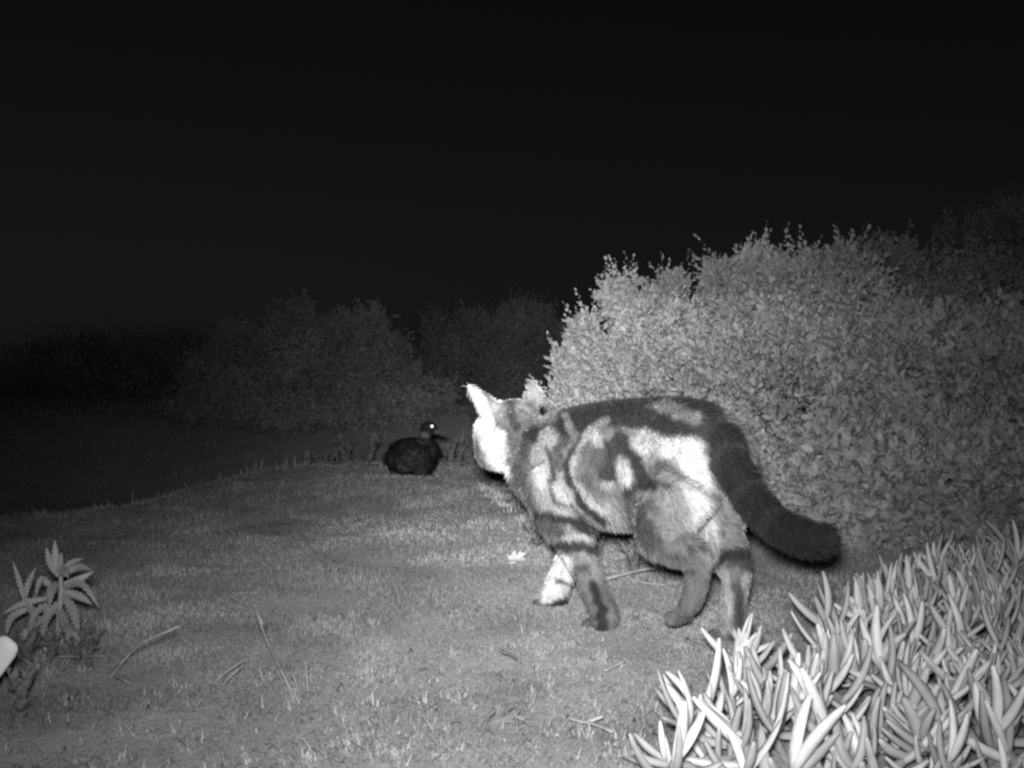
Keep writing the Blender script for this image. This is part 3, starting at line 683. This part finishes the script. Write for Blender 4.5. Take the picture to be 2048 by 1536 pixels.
LEAVES = [([(120, 1150), (114, 1118), (110, 1080)], 26, 0), ([(118, 1152), (103, 1125), (92, 1094)], 24, .01), ([(121, 1150), (122, 1128), (124, 1104)], 20, -.01),
          ([(122, 1140), (145, 1124), (168, 1117)], 16, -.01), ([(124, 1150), (158, 1134), (184, 1140)], 24, -.02), ([(128, 1168), (160, 1158), (188, 1143)], 22, .01),
          ([(126, 1176), (165, 1168), (200, 1216)], 22, -.03), ([(126, 1182), (160, 1192), (184, 1208)], 26, -.01), ([(128, 1190), (150, 1225), (158, 1268)], 32, -.03),
          ([(50, 1200), (40, 1162), (26, 1122)], 18, 0), ([(50, 1202), (58, 1168), (72, 1134)], 20, .01), ([(112, 1185), (85, 1158), (70, 1196)], 20, -.02), ([(96, 1196), (50, 1206), (4, 1228)], 20, -.01),
          ([(118, 1225), (85, 1215), (55, 1255)], 24, -.03), ([(120, 1235), (140, 1265), (132, 1300)], 24, -.03), ([(80, 1245), (55, 1262), (40, 1300)], 22, -.02), ([(118, 1215), (130, 1245), (112, 1285)], 30, -.035),
          ([(118, 1205), (95, 1235), (85, 1275)], 30, -.03), ([(60, 1215), (25, 1235), (12, 1275)], 24, -.02), ([(118, 1245), (150, 1268), (165, 1292)], 18, -.02), ([(55, 1205), (70, 1230), (62, 1262)], 26, -.025),
          ([(115, 1150), (128, 1140), (138, 1156)], 30, -.02), ([(117, 1165), (105, 1180), (100, 1215)], 30, -.025)]
for pts, wp, dy in LEAVES:
    V_, F_ = strip_leaf(pts, WY, wp * .66, True, 19, dy * 1.6); chw('leaf', V_, F_)

# ------------------------------------------------------------------ small plants, grass, sticks
def sprig(seed, nst=5, h=.09, lw=.006):
    rs = np.random.default_rng(seed); lf = MB(); st = MB()
    for k in range(nst):
        a = rs.random() * 6.28; top = np.array([math.cos(a) * .35 * h, math.sin(a) * .35 * h, h * (.55 + .5 * rs.random())]) * [rs.random() + .4, rs.random() + .4, 1]
        path = smooth_path([[0, 0, -.01], top * [.3, .3, .5], top], 7); st.add(loft(path, .0016, .0016, None, 5))
        for j in range(9):
            b = path[int(1 + j * 5 / 9)]; aa = rs.random() * 6.28; el = .5 + .5 * rs.random()
            d = np.array([math.cos(aa) * math.cos(el), math.sin(aa) * math.cos(el), math.sin(el)]); s = unit(np.cross(d, [0, 0, 1])); L = h * .26 * (.7 + .5 * rs.random()); wv = lw * (.8 + .5 * rs.random()); nn_ = np.cross(s, d)
            lf.add(([b, b + d * L * .5 + s * wv + nn_ * wv * .3, b + d * L, b + d * L * .5 - s * wv + nn_ * wv * .3], [(0, 1, 2, 3)]))
    r_ = empty('leafy_sprig'); lf.build('leaves', M_sprig, r_); st.build('stems', M_wood, r_); return r_
M_sprig = mat('sprig_leaf', 0.24, 0.8, 0.2, noise=(30, .8, 1.2))
SP = [sprig(i, 5 + i % 3, .10 + .02 * (i % 3)) for i in range(5)]; usedp = set()
def place(protos, i, p, rz, s, label, cat_, group=None, dz=0):
    o = protos[i] if (id(protos), i) not in usedp else copy_tree(protos[i]); usedp.add((id(protos), i))
    o.location = (p[0], p[1], g1(p[0], p[1]) + dz); o.rotation_euler = (0, 0, rz); o.scale = (s, s, s); tag(o, label, cat_, group); return o
for k in range(46):
    px = 520 + 270 * rng.random(); Yd = 4.2 + 1.1 * rng.random(); xx = (px - CX) / F * Yd
    if lip_dist([xx], [Yd])[0] < -.12 - .1 * rng.random(): continue
    place(SP, k % 5, (xx, Yd), rng.random() * 6.28, .2 + .75 * rng.random() ** 1.6, 'small dim leafy sprig in the fringe along the mound edge, left of the bird', 'sprig', 'sprigs left of the bird')
for k in range(20):
    px = 885 + 110 * rng.random(); Yd = 4.35 + .9 * rng.random(); xx = (px - CX) / F * Yd
    place(SP, k % 5, (xx, Yd), rng.random() * 6.28, .45 + .45 * rng.random(), 'small dim leafy sprig between the bird and the cat’s head', 'sprig', 'sprigs right of the bird')
SINGLE = [(1072, 1098, .62, 'upright pale leafy sprig on the turf beside the cat’s chest'), (1050, 985, .8, 'tangled pale sprig under the cat’s chin'), (1270, 1150, .5, 'low sprig of round leaves under the cat’s belly'),
          (1200, 1110, .5, 'sprig behind the cat’s front leg'), (40, 1440, .45, 'pale lobed seedling on the soil at the bottom left corner')]
for i, (px, py, s, lb) in enumerate(SINGLE):
    Yd = H * F / (py - 745); place(SP, i % 5, P(px, py, Yd), rng.random() * 6.28, s, lb, 'sprig')
for k in range(14):
    px = 5 + 190 * rng.random(); py = 1285 + 90 * rng.random(); Yd = H * F / (py - 745)
    place(SP, k % 5, P(px, py, Yd), rng.random() * 6.28, .16 + .2 * rng.random(), 'small low seedling in the litter below the jagged-leaved weed at the left', 'sprig', 'seedlings below the weed')
def tuft(seed, n=36, L=.016):
    rs = np.random.default_rng(seed); m = MB()
    for k in range(n):
        a = rs.random() * 6.28; ln = .55 + 1.0 * rs.random(); l = L * (.5 + .8 * rs.random()); d = np.array([math.cos(a), math.sin(a), 0]); s = np.array([-d[1], d[0], 0]) * .0006
        b = d * .022 * rs.random() + np.array([0, 0, -.004]); p1 = b + (d * math.sin(ln * .5) + [0, 0, math.cos(ln * .5)]) * l * .5; p2 = p1 + (d * math.sin(ln * 1.2) + [0, 0, math.cos(ln * 1.2)]) * l * .5
        m.add(([b - s, b + s, p1 + s * .9, p1 - s * .9, p2], [(0, 1, 2, 3), (3, 2, 4)]))
    r_ = m.build('grass_tuft', M_straw, None, False); return r_
TF = [tuft(i) for i in range(6)]
M_pale = mat('bleached_straw', 0.75, .8, .2, noise=(50, .75, 1.1))
TC = [tuft(20 + i, 44, .02) for i in range(3)]
for o in TC: o.data.materials.clear(); o.data.materials.append(M_pale)
for k in range(150):
    px = 120 + 1230 * rng.random() ** .75; py = 1535 - 300 * rng.random() ** 1.9; Yd = H * F / (py - 745); place(TF, k % 6, P(px, py, Yd), rng.random() * 6.28, .4 + .7 * rng.random(), 'short straw-pale grass tuft in the near turf, towards the bottom edge of the picture', 'grass tuft', 'dry grass tufts in the near turf')
for k in range(34):
    px = 960 + 110 * rng.random(); py = 965 + 110 * rng.random() * (px - 940) / 130; Yd = H * F / (py - 745); place(TC, k % 3, P(px, py, Yd), rng.random() * 6.28, .8 + .9 * rng.random(), 'bleached grass tuft in the clump below the cat’s chin and chest', 'grass tuft', 'grass tufts below the cat’s chin')
for k in range(16):
    px = 150 * rng.random() + 20; py = 1290 + 70 * rng.random(); Yd = H * F / (py - 745); place(TF, k % 6, P(px, py, Yd), rng.random() * 6.28, .9 + .8 * rng.random(), 'grass tuft around the foot of the jagged-leaved weed at the left', 'grass tuft', 'grass tufts at the foot of the weed')
for k in range(14):
    px = 1180 + 260 * rng.random(); py = 1085 + 40 * rng.random(); Yd = H * F / (py - 745); place(TF, k % 6, P(px, py, Yd), rng.random() * 6.28, .8 + .7 * rng.random(), 'pale grass tuft on the turf beyond the cat’s belly', 'grass tuft', 'grass tufts under the cat’s belly')
def stick(name, label, cat_, paths, r0=.0022, r1=.0012, m=M_straw, head=None, lift=.004):
    mb = MB(); p0 = None
    for pts in paths:
        q = []
        for i, (px, py, hz) in enumerate(pts):
            # hz is the height above the soil; solve the depth for that height
            Yd = (H - hz) * F / (py - 745); p = P(px, py, Yd); p[2] = g1(p[0], p[1]) + hz + lift; q.append(p)
        if p0 is None: p0 = q[0]
        q = smooth_path(q, 10); mb.add(loft(q - p0, np.linspace(r0, r1, 10), np.linspace(r0, r1, 10), None, 6))
    if head:
        q = [];
        for (px, py, hz) in head:
            Yd = (H - hz) * F / (py - 745); p = P(px, py, Yd); p[2] = g1(p[0], p[1]) + hz + lift; q.append(p)
        q = smooth_path(q, 14)
    root_ = mb.build(name, m); root_.location = p0; tag(root_, label, cat_)
    if head:
        hb = MB()
        for i in range(1, 14):
            t_ = unit(q[i] - q[i - 1])
            for s in (-1, 1): 
                d = unit(t_ + np.array([s * .12, 0, .1])); sv = unit(np.cross(d, [0, -1, 0])) * .0006
                hb.add(([q[i] - p0, q[i] + d * .004 + sv - p0, q[i] + d * .008 - p0, q[i] + d * .004 - sv - p0], [(0, 1, 2, 3)]))
        hb.build('seed_head', m, root_, False)
    return root_
stick('grass_stalk', 'dry grass stalk with a feathery head slanting up, right of the jagged-leaved weed', 'grass stalk', [[(222, 1360, .0), (250, 1325, .012), (280, 1295, .03), (345, 1264, .05)]], .0008, .0005, head=[(278, 1296, .03), (310, 1280, .04), (347, 1263, .05)])
stick('grass_stalk', 'thin grass stalk with a small drooping head in the left half of the turf', 'grass stalk', [[(600, 1415, .0), (565, 1355, .02), (530, 1280, .045), (512, 1220, .07)]], .0009, .0006, head=[(528, 1262, .055), (518, 1240, .063), (511, 1219, .07)])
for lb, pth in (('short straw leaning right on the turf left of centre, longer of two', [(430, 1370, .0), (460, 1345, .012), (490, 1326, .02)]), ('short straw leaning right on the turf left of centre, lower of two', [(445, 1378, .0), (470, 1352, .01), (486, 1338, .018)]),
                ('bent straw lying on the soil below the weed', [(225, 1357, .0), (245, 1363, .005), (265, 1372, .0)]), ('long straight straw lying across the foot of the weed', [(120, 1320, .008), (170, 1318, .006), (215, 1318, .004)]),
                ('thin straw leaning left at the bottom, left of centre, tallest of three', [(590, 1415, 0), (575, 1375, .02), (562, 1345, .035)]), ('thin straw leaning left at the bottom, middle one of three', [(602, 1412, 0), (594, 1380, .018), (587, 1355, .03)]), ('thin nearly upright straw at the bottom, right of three', [(617, 1395, 0), (614, 1360, .018), (611, 1330, .032)])):
    stick('grass_stalk', lb, 'grass stalk', [pth], .0008, .0005)
stick('twig', 'forked pale twig lying on the turf at the bottom, right of centre', 'twig', [[(1135, 1436, .002), (1160, 1446, .003), (1185, 1452, .004), (1225, 1475, .003)], [(1172, 1448, .003), (1190, 1441, .006), (1205, 1436, .009)]], .0022, .0013)
stick('twig', 'dark bent twig stub on the turf, between the cat’s front paw and the bottom edge', 'twig', [[(1005, 1318, .006), (1020, 1325, .005), (1040, 1338, .003)]], .0022, .0013, M_wood)
stick('twig', 'fine twig lying under the cat’s belly beside the creeping stem', 'twig', [[(1255, 1165, .004), (1290, 1172, .003), (1330, 1175, .003)]], .0013, .0009)
stick('twig', 'fine twig lying on the turf between front and hind paws, towards the succulents', 'twig', [[(1210, 1345, .003), (1230, 1338, .004), (1250, 1330, .006)]], .0013, .0009)
stick('creeping_stem', 'thick creeping runner lying on the turf under the cat’s belly', 'runner', [[(1205, 1165, .006), (1250, 1155, .008), (1300, 1143, .01), (1345, 1140, .008)]], .0032, .0024)
# dry curled leaves bundle at bottom centre, pale rosette
def leafbits(name, label, cat_, specs, m, Y0=None):
    root_ = empty(name); px, py = specs[0][0][0]; b = P(px, py, H * F / (py - 745)); b[2] = g1(b[0], b[1]); root_.location = b; tag(root_, label, cat_)
    for pts, wp in specs:
        Yd = H * F / (max(p[1] for p in pts) - 745) - .004
        V_, F_ = strip_leaf(pts, Yd, wp, False, 9); mk('leaf', np.array(V_) - b, F_, m, root_, smooth=True)
M_dead = mat('dead_leaf', 0.17, .85, .1, noise=(60, .6, 1.4))
leafbits('dead_leaf_clump', 'fan of curled dead leaves lying on the turf at the bottom centre', 'dead leaves',
         [([(988, 1446), (1000, 1425), (1012, 1414)], 9), ([(948, 1452), (975, 1432), (995, 1416)], 10), ([(1010, 1447), (1030, 1428), (1040, 1418)], 8), ([(965, 1450), (1000, 1440), (1030, 1430)], 8), ([(1030, 1432), (1050, 1440), (1062, 1452)], 8), ([(990, 1447), (1020, 1442), (1050, 1452)], 7), ([(1000, 1440), (1008, 1424), (1030, 1412)], 7)], M_dead)
leafbits('pale_rosette', 'small bright starry rosette on the turf left of the cat’s far front leg', 'small plant',
         [([(1035, 1125), (1022, 1116), (1015, 1112)], 11), ([(1035, 1125), (1028, 1110), (1030, 1101)], 10), ([(1036, 1125), (1040, 1112), (1052, 1106)], 11), ([(1035, 1126), (1045, 1120), (1056, 1122)], 11), ([(1034, 1126), (1022, 1128), (1014, 1130)], 9), ([(1035, 1126), (1036, 1116), (1042, 1100)], 9)], mat('rosette_leaf', .6, .6, .2, noise=(40, .9, 1.05)))
# white peg end at the left edge
q = np.array([P(-110, 1452, 1.19), P(-60, 1385, 1.19), P(-12, 1325, 1.19), P(10, 1297, 1.19), P(19, 1285, 1.19), P(23, 1280, 1.19)])
pk = MB(); pk.add(loft(q, [.012, .0125, .0125, .0118, .0098, .0062], [.004, .004, .004, .004, .0035, .002], unit([.75, 0, .66]) * 1.0, 14))

pg = pk.build('white_peg', M_white); tag(pg, 'overexposed blunt white peg end slanting in at the left edge below the weed', 'peg')
